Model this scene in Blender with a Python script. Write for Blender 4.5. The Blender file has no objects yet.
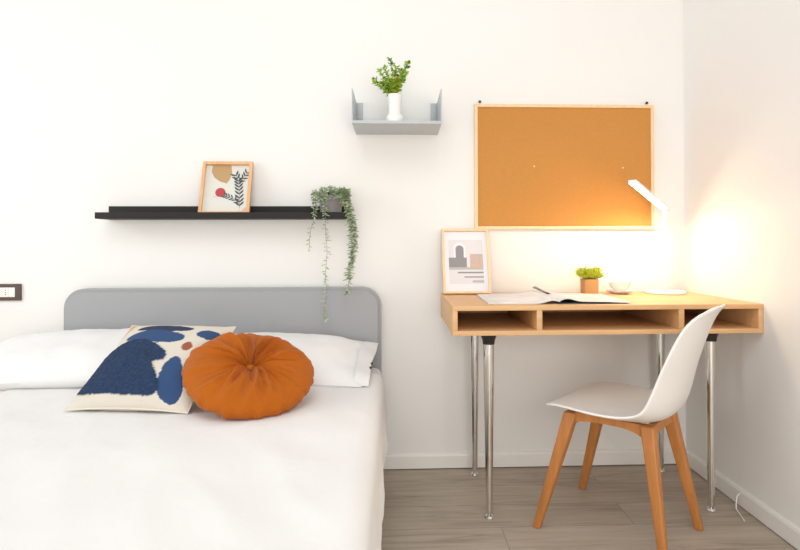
import bpy, bmesh, math, random
from mathutils import Vector, Matrix, noise
random.seed(7)
SC = bpy.context.scene
COL = SC.collection
R = math.radians
PI = math.pi

# ------------------------------------------------------------------ materials
def mat(name, color, rough=0.5, metal=0.0, bump=None, var=None, coat=0.0, sheen=0.0, sss=0.0, spec=0.5):
    m = bpy.data.materials.new(name); m.use_nodes = True
    nt = m.node_tree; b = nt.nodes['Principled BSDF']
    b.inputs['Base Color'].default_value = (*color, 1)
    b.inputs['Roughness'].default_value = rough
    b.inputs['Metallic'].default_value = metal
    b.inputs['Specular IOR Level'].default_value = spec
    b.inputs['Coat Weight'].default_value = coat
    b.inputs['Sheen Weight'].default_value = sheen
    if sss:
        b.inputs['Subsurface Weight'].default_value = sss
        b.inputs['Subsurface Scale'].default_value = 0.01
    tc = nt.nodes.new('ShaderNodeTexCoord')
    if bump:                                   # (scale, strength, distance)
        n = nt.nodes.new('ShaderNodeTexNoise'); n.inputs['Scale'].default_value = bump[0]
        n.inputs['Detail'].default_value = 4
        bp = nt.nodes.new('ShaderNodeBump'); bp.inputs['Strength'].default_value = bump[1]
        bp.inputs['Distance'].default_value = bump[2]
        nt.links.new(tc.outputs['Object'], n.inputs['Vector'])
        nt.links.new(n.outputs['Fac'], bp.inputs['Height'])
        nt.links.new(bp.outputs['Normal'], b.inputs['Normal'])
    if var:                                    # (scale, other colour, stretch xyz)
        mp = nt.nodes.new('ShaderNodeMapping'); mp.inputs['Scale'].default_value = var[2]
        n = nt.nodes.new('ShaderNodeTexNoise'); n.inputs['Scale'].default_value = var[0]
        n.inputs['Detail'].default_value = 5; n.inputs['Distortion'].default_value = 0.4
        rp = nt.nodes.new('ShaderNodeValToRGB')
        rp.color_ramp.elements[0].position = 0.35; rp.color_ramp.elements[1].position = 0.65
        rp.color_ramp.elements[0].color = (*color, 1); rp.color_ramp.elements[1].color = (*var[1], 1)
        nt.links.new(tc.outputs['Object'], mp.inputs['Vector'])
        nt.links.new(mp.outputs['Vector'], n.inputs['Vector'])
        nt.links.new(n.outputs['Fac'], rp.inputs['Fac'])
        nt.links.new(rp.outputs['Color'], b.inputs['Base Color'])
    return m

def emit(name, color, strength):
    m = bpy.data.materials.new(name); m.use_nodes = True
    nt = m.node_tree; b = nt.nodes['Principled BSDF']
    b.inputs['Base Color'].default_value = (*color, 1)
    b.inputs['Emission Color'].default_value = (*color, 1)
    b.inputs['Emission Strength'].default_value = strength
    return m

def attr_mat(name, rough=0.9, bump=None, sheen=0.0):
    m = mat(name, (1, 1, 1), rough, bump=bump, sheen=sheen)
    nt = m.node_tree
    a = nt.nodes.new('ShaderNodeAttribute'); a.attribute_name = 'pattern'
    nt.links.new(a.outputs['Color'], nt.nodes['Principled BSDF'].inputs['Base Color'])
    return m

def floor_mat():
    m = bpy.data.materials.new('grey_oak_planks'); m.use_nodes = True
    nt = m.node_tree; b = nt.nodes['Principled BSDF']; L = nt.links.new
    tc = nt.nodes.new('ShaderNodeTexCoord')
    br = nt.nodes.new('ShaderNodeTexBrick')
    br.inputs['Scale'].default_value = 1.0
    br.inputs['Brick Width'].default_value = 1.3; br.inputs['Row Height'].default_value = 0.175
    br.inputs['Mortar Size'].default_value = 0.0012; br.inputs['Mortar Smooth'].default_value = 0.3
    br.offset = 0.37
    br.inputs['Color1'].default_value = (0.30, 0.30, 0.30, 1); br.inputs['Color2'].default_value = (0.70, 0.70, 0.70, 1)
    br.inputs['Mortar'].default_value = (0.5, 0.5, 0.5, 1)
    sh = nt.nodes.new('ShaderNodeMapping'); sh.inputs['Location'].default_value = (0.45, 0.02, 0)
    L(tc.outputs['Object'], sh.inputs['Vector']); L(sh.outputs['Vector'], br.inputs['Vector'])
    # grain stretched along X, offset by plank tone
    add = nt.nodes.new('ShaderNodeVectorMath'); add.operation = 'ADD'
    sc = nt.nodes.new('ShaderNodeVectorMath'); sc.operation = 'SCALE'; sc.inputs['Scale'].default_value = 9
    L(br.outputs['Color'], sc.inputs[0]); L(tc.outputs['Object'], add.inputs[0]); L(sc.outputs[0], add.inputs[1])
    mp = nt.nodes.new('ShaderNodeMapping'); mp.inputs['Scale'].default_value = (1.6, 17, 1)
    L(add.outputs[0], mp.inputs['Vector'])
    n1 = nt.nodes.new('ShaderNodeTexNoise'); n1.inputs['Scale'].default_value = 1.6; n1.inputs['Detail'].default_value = 7
    n1.inputs['Distortion'].default_value = 1.2; n1.inputs['Roughness'].default_value = 0.6
    L(mp.outputs['Vector'], n1.inputs['Vector'])
    mp2 = nt.nodes.new('ShaderNodeMapping'); mp2.inputs['Scale'].default_value = (0.9, 3.2, 1)
    L(add.outputs[0], mp2.inputs['Vector'])
    n2 = nt.nodes.new('ShaderNodeTexNoise'); n2.inputs['Scale'].default_value = 2.2; n2.inputs['Detail'].default_value = 3
    L(mp2.outputs['Vector'], n2.inputs['Vector'])
    mixn = nt.nodes.new('ShaderNodeMath'); mixn.operation = 'MULTIPLY_ADD'; mixn.inputs[1].default_value = 0.6
    m2 = nt.nodes.new('ShaderNodeMath'); m2.operation = 'MULTIPLY'; m2.inputs[1].default_value = 0.4
    L(n2.outputs['Fac'], m2.inputs[0]); L(n1.outputs['Fac'], mixn.inputs[0]); L(m2.outputs[0], mixn.inputs[2])
    rp = nt.nodes.new('ShaderNodeValToRGB'); e = rp.color_ramp.elements
    e[0].position = 0.33; e[0].color = (0.30, 0.235, 0.18, 1)
    e[1].position = 0.66; e[1].color = (0.53, 0.455, 0.37, 1)
    k = rp.color_ramp.elements.new(0.48); k.color = (0.43, 0.36, 0.285, 1)
    L(mixn.outputs[0], rp.inputs['Fac'])
    # knots
    vo = nt.nodes.new('ShaderNodeTexVoronoi'); vo.inputs['Scale'].default_value = 2.3
    L(tc.outputs['Object'], vo.inputs['Vector'])
    kr = nt.nodes.new('ShaderNodeValToRGB'); kr.color_ramp.elements[0].position = 0.02; kr.color_ramp.elements[0].color = (0.35, 0.3, 0.26, 1)
    kr.color_ramp.elements[1].position = 0.06; kr.color_ramp.elements[1].color = (1, 1, 1, 1)
    L(vo.outputs['Distance'], kr.inputs['Fac'])
    mk = nt.nodes.new('ShaderNodeMix'); mk.data_type = 'RGBA'; mk.blend_type = 'MULTIPLY'; mk.inputs[0].default_value = 0.8
    L(rp.outputs['Color'], mk.inputs[6]); L(kr.outputs['Color'], mk.inputs[7])
    mj = nt.nodes.new('ShaderNodeMix'); mj.data_type = 'RGBA'
    L(br.outputs['Fac'], mj.inputs[0]); L(mk.outputs[2], mj.inputs[6]); mj.inputs[7].default_value = (0.21, 0.165, 0.125, 1)
    L(mj.outputs[2], b.inputs['Base Color'])
    b.inputs['Roughness'].default_value = 0.5
    bp = nt.nodes.new('ShaderNodeBump'); bp.inputs['Strength'].default_value = 0.25; bp.inputs['Distance'].default_value = 0.002
    L(n1.outputs['Fac'], bp.inputs['Height']); L(bp.outputs['Normal'], b.inputs['Normal'])
    return m

M = {}
M['wall'] = mat('white_wall_paint', (0.83, 0.828, 0.812), 0.75, bump=(180, 0.06, 0.001), spec=0.25)
M['trim'] = mat('white_trim_paint', (0.82, 0.81, 0.78), 0.4)
M['floor'] = floor_mat()
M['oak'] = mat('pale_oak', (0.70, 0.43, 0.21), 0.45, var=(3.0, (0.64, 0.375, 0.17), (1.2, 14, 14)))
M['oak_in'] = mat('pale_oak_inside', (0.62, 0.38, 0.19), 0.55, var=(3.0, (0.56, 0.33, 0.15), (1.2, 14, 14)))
M['frame_oak'] = mat('light_frame_wood', (0.76, 0.46, 0.24), 0.45, var=(6, (0.68, 0.39, 0.18), (8, 8, 2)))
M['ash'] = mat('light_ash_wood', (0.85, 0.64, 0.40), 0.45, var=(6, (0.80, 0.58, 0.34), (8, 8, 2)))
M['beech'] = mat('warm_beech', (0.55, 0.225, 0.062), 0.42, var=(4, (0.47, 0.18, 0.045), (14, 14, 1.5)))
M['white_plastic'] = mat('white_matte_plastic', (0.87, 0.85, 0.81), 0.38)
M['white_lamp'] = mat('white_lamp_body', (0.85, 0.84, 0.82), 0.35)
M['chrome'] = mat('polished_chrome', (0.78, 0.77, 0.75), 0.08, metal=1.0)
M['black_plastic'] = mat('black_plastic', (0.018, 0.014, 0.012), 0.4)
M['black_metal'] = mat('black_powder_coat', (0.017, 0.0155, 0.015), 0.6, spec=0.3)
M['grey_metal'] = mat('blue_grey_metal', (0.46, 0.50, 0.52), 0.4)
M['ceramic'] = mat('white_ceramic', (0.86, 0.85, 0.83), 0.25)
M['linen_grey'] = mat('grey_upholstery', (0.355, 0.365, 0.38), 0.95, bump=(260, 0.35, 0.002), sheen=0.3, spec=0.2)
M['sheet'] = mat('white_cotton', (0.80, 0.795, 0.78), 0.9, bump=(9, 0.25, 0.01), spec=0.15)
M['duvet'] = mat('white_duvet_cotton', (0.80, 0.795, 0.785), 0.9, bump=(7, 0.4, 0.014), spec=0.15)
M['pillow'] = mat('white_pillow_cotton', (0.80, 0.80, 0.795), 0.9, bump=(10, 0.35, 0.010), spec=0.15)
M['velvet'] = mat('burnt_orange_velvet', (0.41, 0.104, 0.006), 0.8, bump=(30, 0.15, 0.003), sheen=0.08, spec=0.15)
M['pattern'] = attr_mat('printed_cushion_cotton', 0.92, bump=(420, 0.8, 0.004))
M['cream'] = mat('cream_cotton', (0.74, 0.68, 0.58), 0.9)
M['dark_slot'] = mat('dark_plate_frame', (0.075, 0.045, 0.035), 0.35)
M['cork'] = mat('cork_sheet', (0.56, 0.265, 0.072), 0.9, bump=(240, 0.2, 0.002), var=(150, (0.53, 0.248, 0.066), (1, 1, 1)), spec=0.15)
M['paper'] = mat('white_paper', (0.80, 0.79, 0.78), 0.6, coat=0.1)
M['page'] = mat('magazine_page', (0.74, 0.74, 0.75), 0.45, var=(9, (0.60, 0.62, 0.65), (1.0, 0.6, 1)), coat=0.15)
M['page_dark'] = mat('dark_page_and_shade', (0.055, 0.06, 0.07), 0.35, coat=0.2)  # dark curled leaf; also shade under the lifted page, put into the colour
M['kraft'] = mat('terracotta_tan_pot', (0.50, 0.28, 0.11), 0.8)
M['soil'] = mat('soil_and_joint_shade', (0.05, 0.03, 0.02), 0.95)  # plant soil; also colours the painted shade strips under the skirting
M['lime'] = mat('lime_leaves', (0.52, 0.62, 0.03), 0.5, var=(60, (0.72, 0.78, 0.07), (1, 1, 1)))
M['leaf'] = mat('fresh_green_leaves', (0.24, 0.46, 0.02), 0.5, var=(45, (0.46, 0.62, 0.04), (1, 1, 1)))
M['leaf_dark'] = mat('deep_green_leaves', (0.06, 0.18, 0.05), 0.5)
M['leaf_yellow'] = mat('yellow_leaf', (0.70, 0.55, 0.05), 0.5)
M['sage'] = mat('sage_green_leaves', (0.30, 0.39, 0.17), 0.6, var=(60, (0.42, 0.52, 0.34), (1, 1, 1)))
M['sage_pale'] = mat('pale_sage_leaves', (0.50, 0.56, 0.48), 0.6, var=(60, (0.36, 0.43, 0.30), (1, 1, 1)))
M['stem'] = mat('green_stem', (0.18, 0.27, 0.08), 0.6)
M['grey_pot'] = mat('grey_concrete_pot', (0.22, 0.215, 0.21), 0.85)
M['art_paper'] = mat('art_print_paper', (0.68, 0.675, 0.63), 0.5, coat=0.15)
M['art_tan'] = mat('tan_print_ink', (0.47, 0.30, 0.13), 0.5, coat=0.15)
M['art_red'] = mat('red_print_ink', (0.46, 0.045, 0.05), 0.5, coat=0.15)
M['art_pink'] = mat('pink_print_ink', (0.72, 0.45, 0.38), 0.5, coat=0.15)
M['art_dark'] = mat('dark_green_print_ink', (0.055, 0.075, 0.085), 0.5, coat=0.15)
M['pr_mat'] = mat('white_mount_card', (0.78, 0.78, 0.82), 0.5, coat=0.2)
M['pr_sky'] = mat('pale_lilac_print', (0.70, 0.68, 0.70), 0.5, coat=0.2)
M['pr_grey'] = mat('grey_print', (0.26, 0.25, 0.26), 0.5, coat=0.2)
M['pr_lgrey'] = mat('light_grey_print', (0.45, 0.44, 0.44), 0.5, coat=0.2)
M['pr_peach'] = mat('peach_print', (0.62, 0.40, 0.30), 0.5, coat=0.2)
M['led'] = emit('warm_led_panel', (1.0, 0.71, 0.44), 155)
M['steel'] = mat('dark_steel', (0.05, 0.045, 0.04), 0.4, metal=0.6)
M['tea'] = mat('white_cable_rubber', (0.8, 0.78, 0.74), 0.5)

# ------------------------------------------------------------------ object helpers
def link(name, bm, materials, parent=None, smooth=True, loc=None):
    me = bpy.data.meshes.new(name)
    bmesh.ops.recalc_face_normals(bm, faces=bm.faces[:])
    bm.to_mesh(me); bm.free()
    for m in (materials if isinstance(materials, (list, tuple)) else [materials]):
        me.materials.append(m)
    if smooth:
        me.polygons.foreach_set('use_smooth', [True] * len(me.polygons))
        try: me.set_sharp_from_angle(angle=R(38))
        except Exception: pass
    o = bpy.data.objects.new(name, me); COL.objects.link(o)
    if parent: o.parent = parent
    if loc: o.location = loc
    return o

def tag(o, label, cat, group=None, kind=None):
    if label: o['label'] = label
    if cat: o['category'] = cat
    if group: o['group'] = group
    if kind: o['kind'] = kind
    return o

def thing(name, loc, label, cat, rz=0, group=None, rx=0):
    o = bpy.data.objects.new(name, None); COL.objects.link(o)
    o.empty_display_size = 0.05
    o.location = loc; o.rotation_euler = (rx, 0, rz)
    return tag(o, label, cat, group)

def struct(name, bm, m):
    o = link(name, bm, m, smooth=False); o['kind'] = 'structure'
    return o

def box(bm, x0, x1, y0, y1, z0, z1, bev=0.0, mi=0, seg=2):
    b2 = bmesh.new()
    bmesh.ops.create_cube(b2, size=1)
    for v in b2.verts:
        v.co = Vector(((x0 + x1) / 2 + v.co.x * (x1 - x0), (y0 + y1) / 2 + v.co.y * (y1 - y0), (z0 + z1) / 2 + v.co.z * (z1 - z0)))
    if bev:
        bmesh.ops.bevel(b2, geom=b2.edges[:], offset=bev, segments=seg, affect='EDGES', profile=0.6)
    merge(bm, b2, mi)
    return bm

def merge(bm, b2, mi=0, mtx=None):
    mp = {}
    for v in b2.verts:
        mp[v] = bm.verts.new(mtx @ v.co if mtx else v.co)
    for f in b2.faces:
        try:
            nf = bm.faces.new([mp[v] for v in f.verts]); nf.material_index = mi
        except ValueError: pass
    b2.free()

def tube(bm, pts, rad, seg=12, caps=True, mi=0, closed=False):
    pts = [Vector(p) for p in pts]
    n = len(pts)
    rads = rad if isinstance(rad, (list, tuple)) else [rad] * n
    rings = []; prev = None
    for i, p in enumerate(pts):
        if closed: d = pts[(i + 1) % n] - pts[i - 1]
        else: d = (pts[min(i + 1, n - 1)] - pts[max(i - 1, 0)])
        d.normalize()
        if prev is None:
            u = d.orthogonal().normalized()
        else:
            u = (prev - d * prev.dot(d)).normalized()
        prev = u; w = d.cross(u)
        rings.append([bm.verts.new(p + (u * math.cos(2 * PI * k / seg) + w * math.sin(2 * PI * k / seg)) * rads[i]) for k in range(seg)])
    m = n if closed else n - 1
    for i in range(m):
        a, b = rings[i], rings[(i + 1) % n]
        for k in range(seg):
            f = bm.faces.new((a[k], a[(k + 1) % seg], b[(k + 1) % seg], b[k])); f.material_index = mi
    if caps and not closed:
        bm.faces.new(rings[0][::-1]).material_index = mi
        bm.faces.new(rings[-1]).material_index = mi
    return bm

def lathe(bm, prof, seg=40, c=(0, 0, 0), mi=0):
    rings = []
    for r, z in prof:
        if r < 1e-5: rings.append([bm.verts.new((c[0], c[1], c[2] + z))])
        else: rings.append([bm.verts.new((c[0] + r * math.cos(2 * PI * k / seg), c[1] + r * math.sin(2 * PI * k / seg), c[2] + z)) for k in range(seg)])
    for a, b in zip(rings, rings[1:]):
        for k in range(seg):
            k2 = (k + 1) % seg
            if len(a) == 1 and len(b) == 1: continue
            if len(a) == 1: f = bm.faces.new((a[0], b[k2], b[k]))
            elif len(b) == 1: f = bm.faces.new((a[k], a[k2], b[0]))
            else: f = bm.faces.new((a[k], a[k2], b[k2], b[k]))
            f.material_index = mi
    return bm

def bar(bm, p0, p1, w0, w1, side, bev=0.003, d0=None, d1=None):
    """tapered square bar from p0 to p1; w0,w1 widths along 'side', d0,d1 the other way"""
    p0, p1 = Vector(p0), Vector(p1); d = (p1 - p0).normalized()
    s = Vector(side); s = (s - d * s.dot(d)).normalized(); t = d.cross(s)
    d0 = d0 or w0; d1 = d1 or w1
    b2 = bmesh.new()
    def ring(p, w, dd, flat):
        out = []
        for a, b in ((-1, -1), (1, -1), (1, 1), (-1, 1)):
            q = p + s * a * w / 2 + t * b * dd / 2
            if flat is not None:                # cut level with the ground
                q = q + d * ((flat - q.z) / d.z)
            out.append(b2.verts.new(q))
        return out
    A = ring(p0, w0, d0, p0.z if abs(d.z) > 0.5 else None); B = ring(p1, w1, d1, p1.z if abs(d.z) > 0.5 else None)
    for k in range(4): b2.faces.new((A[k], A[(k + 1) % 4], B[(k + 1) % 4], B[k]))
    b2.faces.new(A[::-1]); b2.faces.new(B)
    if bev: bmesh.ops.bevel(b2, geom=b2.edges[:], offset=bev, segments=3, affect='EDGES', profile=0.5)
    merge(bm, b2)
    return bm

def leaf(bm, p, d, up, ln, wd, mi=0, fold=0.25):
    p = Vector(p); d = Vector(d).normalized(); up = Vector(up)
    s = d.cross(up)
    if s.length < 1e-4: s = d.orthogonal()
    s.normalize(); n = s.cross(d).normalized()
    a = bm.verts.new(p); e = bm.verts.new(p + d * ln)
    m1 = bm.verts.new(p + d * ln * .35 + n * (-fold * wd)); m2 = bm.verts.new(p + d * ln * .72 + n * (-fold * wd))
    l1 = bm.verts.new(p + d * ln * .35 + s * wd * .5); l2 = bm.verts.new(p + d * ln * .72 + s * wd * .42)
    r1 = bm.verts.new(p + d * ln * .35 - s * wd * .5); r2 = bm.verts.new(p + d * ln * .72 - s * wd * .42)
    for q in ((a, l1, m1), (l1, l2, m2, m1), (l2, e, m2), (a, m1, r1), (m1, m2, r2, r1), (m2, e, r2)):
        f = bm.faces.new(q); f.material_index = mi

def rnd(a, b): return random.uniform(a, b)

# ------------------------------------------------------------------ setting
XR = 1.321
struct('floor', box(bmesh.new(), -3.6, XR, -4.2, 0.0, -0.05, 0.0), M['floor'])
struct('wall_back', box(bmesh.new(), -3.6, XR + 0.12, 0.0, 0.12, -0.05, 2.75), M['wall'])
struct('wall_right', box(bmesh.new(), XR, XR + 0.12, -4.2, 0.0, -0.05, 2.75), M['wall'])
def skirting(length):
    prof = [(0, 0.004), (0.0115, 0.004), (0.0115, 0.058), (0.008, 0.067), (0.004, 0.070), (0, 0.070)]
    bm = bmesh.new(); rr = []
    for t in (0, length): rr.append([bm.verts.new((t, -y, z)) for y, z in prof])
    n = len(prof)
    for k in range(n): bm.faces.new((rr[0][k], rr[0][(k + 1) % n], rr[1][(k + 1) % n], rr[1][k]))
    bm.faces.new(rr[0]); bm.faces.new(rr[1][::-1])
    return bm
b = struct('baseboard_back', skirting(XR + 3.6), M['trim']); b.location = (-3.6, 0, 0)
b = struct('baseboard_right', skirting(4.18), M['trim']); b.rotation_euler.z = -PI / 2; b.location = (XR, -0.012, 0)
# dark strips, the shade of the joint under the skirting put into colour
struct('joint_shade_1', box(bmesh.new(), -3.6, XR - 0.001, -0.0075, -0.0005, 0.0, 0.004), M['soil'])
struct('joint_shade_2', box(bmesh.new(), XR - 0.0075, XR - 0.0005, -4.19, -0.009, 0.0, 0.004), M['soil'])

# ------------------------------------------------------------------ bed
bed = thing('bed', (-0.745, -1.05, 0), 'double bed with grey upholstered headboard against the white wall', 'bed')
BX, BY = -0.745, -1.05
def rounded_board(x0, x1, z0, z1, rad, y0, y1, bev):
    bm = bmesh.new(); pts = [(x0, z0), (x1, z0)]
    for k in range(13):
        a = k / 12 * PI / 2; pts.append((x1 - rad + rad * math.cos(a), z1 - rad + rad * math.sin(a)))
    for k in range(13):
        a = PI / 2 + k / 12 * PI / 2; pts.append((x0 + rad + rad * math.cos(a), z1 - rad + rad * math.sin(a)))
    f = bm.faces.new([bm.verts.new((x, y0, z)) for x, z in pts])
    r = bmesh.ops.extrude_face_region(bm, geom=[f])
    for v in [g for g in r['geom'] if isinstance(g, bmesh.types.BMVert)]: v.co.y = y1
    bm.edges.ensure_lookup_table()
    es = [e for e in bm.edges if abs(e.verts[0].co.y - e.verts[1].co.y) < 1e-6]
    bmesh.ops.bevel(bm, geom=es, offset=bev, segments=4, affect='EDGES')
    return bm
link('headboard', rounded_board(-1.422 - BX, -0.070 - BX, 0.02, 0.822, 0.085, -0.088 - BY, -0.012 - BY, 0.014), M['linen_grey'], bed)
for x in (-1.385, -0.095):
    link('side_rail', box(bmesh.new(), x - BX - .018, x - BX + .018, -2.06 - BY, -0.090 - BY, 0.06, 0.27, 0.008), M['linen_grey'], bed)
link('foot_rail', box(bmesh.new(), -1.365 - BX, -0.115 - BX, -2.06 - BY, -2.03 - BY, 0.06, 0.27, 0.008), M['linen_grey'], bed)
link('slat_base', box(bmesh.new(), -1.366 - BX, -0.114 - BX, -2.028 - BY, -0.092 - BY, 0.20, 0.235, 0.004), M['ash'], bed)
for x in (-1.385, -0.095):
    for y in (-0.16, -2.0):
        link('leg', lathe(bmesh.new(), [(0, 0), (.014, 0), (.016, .06), (0, .06)], 16, (x - BX, y - BY, 0)), M['black_plastic'], bed)

bm = box(bmesh.new(), -1.375, -0.066, -2.03, -0.094, 0.236, 0.483, 0.045, seg=5)
tag(link('mattress', bm, M['sheet']), 'white sheeted mattress corner showing between headboard and duvet, behind right pillow', 'mattress')

# duvet: cross-section strip swept along the bed
def duvet():
    bm = bmesh.new()
    YN, TN = 110, 150
    y_head, y_foot = -0.30, -2.075
    zt = 0.500; zl = 0.145
    xr, xl = -0.052, -1.392
    path = []          # (x, z, hang) from left hem over the top to right hem
    for k in range(28): path.append((xl, zl + (zt - 0.05 - zl) * k / 28, 1 - k / 28))
    for k in range(8):
        a = PI - k / 8 * PI / 2; path.append((xl + .05 + .05 * math.cos(a), zt - .05 + .05 * math.sin(a), 0))
    for k in range(70): path.append((xl + .05 + (xr - xl - .1) * k / 69, zt, 0))
    for k in range(1, 9):
        a = PI / 2 - k / 8 * PI / 2; path.append((xr - .05 + .05 * math.cos(a), zt - .05 + .05 * math.sin(a), 0))
    for k in range(1, 37): path.append((xr, zt - .05 - (zt - .05 - zl) * k / 36, k / 36))
    rows = []
    for j in range(YN + 1):
        t = j / YN; y = y_head + (y_foot - y_head) * t
        row = []
        for x, z, h in path:
            p = Vector((x, y, z))
            if h > 0:
                side = 1 if x > -0.7 else -1
                wv = math.sin(y * 31 + 1.3 * math.sin(y * 9)) * .5 + math.sin(y * 53 + h * 3 + 2) * .32 + noise.noise(Vector((y * 9, h * 4, side * 3))) * .9
                p.x += side * (0.012 * math.sin(h * PI * .9) + (wv * 0.015 + .015 * math.sin(y * 62 + 2.5 * math.sin(y * 11) + 5 * h) * min(1, h * 1.6) - .040 * h + .004) * h ** 0.8)
                p.x += side * (0.004 * noise.noise(Vector((y * 14, z * 16, 5))))
                p.z += 0.020 * h * h * (math.sin(y * 6.1) + .6 * math.sin(y * 17 + 1) + .5 * math.sin(y * 41))
            else:
                w = noise.noise(Vector((x * 3.2, y * 3.2, 1.1))) * .007 + noise.noise(Vector((x * 8 + y * 6, y * 4 - x * 3, 4))) * .0045
                w += .0035 * (1 - abs(noise.noise(Vector((x * 7 + y * 2.5, y * 1.6 - x, 9))))) ** 6
                p.z += w + 0.006
            if t < .03: p.z -= (0.03 - t) / .03 * .006 if h == 0 else 0
            row.append(bm.verts.new(p))
        rows.append(row)
    for a, c in zip(rows, rows[1:]):
        for k in range(len(path) - 1): bm.faces.new((a[k], a[k + 1], c[k + 1], c[k]))
    # foot drop
    last = rows[-1]; prevr = last
    for s in range(1, 9):
        nr = []
        for v, (x, z, h) in zip(last, path):
            q = v.co.copy(); q.y -= .03 * math.sin(min(1, s / 4) * PI / 2)
            q.z = q.z + (zl - q.z) * (s / 8) if h == 0 else q.z
            nr.append(bm.verts.new(q))
        for k in range(len(path) - 1): bm.faces.new((prevr[k], prevr[k + 1], nr[k + 1], nr[k]))
        prevr = nr
    o = link('duvet', bm, M['duvet'])
    md = o.modifiers.new('thick', 'SOLIDIFY'); md.thickness = 0.010; md.offset = -1
    return tag(o, 'white cotton duvet spread smooth over the whole bed, wavy hem hanging down the side', 'duvet')
duvet()

# pillows ------------------------------------------------------------
def cushion_mesh(w, d, t, nx=60, ny=44, seed=0, wr=0.006, pw=2.6, corner=0.035, edge=0.012, fn=None):
    """closed pillow: w wide, d deep, t thick, pinched corners"""
    bm = bmesh.new(); grid = {}
    for s in (1, -1):
        for i in range(nx + 1):
            for j in range(ny + 1):
                a = -1 + 2 * i / nx; b = -1 + 2 * j / ny
                a = math.sin(a * PI / 2) * .45 + a * .55; b = math.sin(b * PI / 2) * .45 + b * .55
                border = i in (0, nx) or j in (0, ny)
                if s == -1 and border: grid[(s, i, j)] = grid[(1, i, j)]; continue
                # sides bow in between the corners
                x = a * w / 2 * (1 - corner * (1 - b * b) * abs(a) ** 3); y = b * d / 2 * (1 - corner * (1 - a * a) * abs(b) ** 3)
                prof = (max(0, 1 - abs(a) ** pw) ** .62) * (max(0, 1 - abs(b) ** pw) ** .62)
                z = s * t / 2 * prof
                if not border:
                    n = noise.noise(Vector((x * 9 + seed, y * 9, s * 2))) * wr + noise.noise(Vector((x * 22 + seed, y * 14, s * 4))) * wr * .45
                    z += n * min(1, prof * 3)
                p = Vector((x, y, z))
                grid[(s, i, j)] = bm.verts.new(p)
        for i in range(nx):
            for j in range(ny):
                q = [grid[(s, i, j)], grid[(s, i + 1, j)], grid[(s, i + 1, j + 1)], grid[(s, i, j + 1)]]
                bm.faces.new(q if s == 1 else q[::-1])
    return bm
def place(o, loc, rx=0, ry=0, rz=0):
    o.rotation_euler = (rx, ry, rz); o.location = loc; return o

p = thing('pillow', (-1.205, -0.325, 0.580), 'white bed pillow lying left of the blue patterned cushion', 'pillow')
p.rotation_euler = (R(11), R(-1), R(1.5))
link('pillow_cover', cushion_mesh(0.82, 0.47, 0.155, seed=3, corner=.05), M['pillow'], p)
p = thing('pillow', (-0.441, -0.325, 0.562), 'white bed pillow behind the orange round cushion, open end towards the desk', 'pillow')
p.rotation_euler = (R(10), R(2.5), R(-3))
link('pillow_cover', cushion_mesh(0.66, 0.45, 0.145, seed=11, corner=.05), M['pillow'], p)
# open flap of the pillowcase with two small dark snaps
fb = bmesh.new(); NF = 16; fr = []
for i in range(NF + 1):
    b = -1 + 2 * i / NF; row = []
    for s, xx in ((1, .300), (1, .352), (-1, .346), (-1, .300)):
        x = xx - .006 * (1 - b * b) + .002 * math.sin(i * .7)
        th = .040 if xx < .32 else .010
        row.append(fb.verts.new((x, b * .215, s * th * (1 - abs(b) ** 4) + .004 * math.sin(i * .9))))
    fr.append(row)
for a, c in zip(fr, fr[1:]):
    for k in range(4): fb.faces.new((a[k], a[(k + 1) % 4], c[(k + 1) % 4], c[k]))
fb.faces.new(fr[0]); fb.faces.new(fr[-1][::-1])
link('pillowcase_flap', fb, M['pillow'], p)
for y in (-.03, -.07):
    link('snap_button', lathe(bmesh.new(), [(0, -.003), (.0045, -.003), (.0045, .003), (0, .003)], 12, (.345, y, .010)), M['steel'], p)['label'] = 'small dark snap button'

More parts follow.
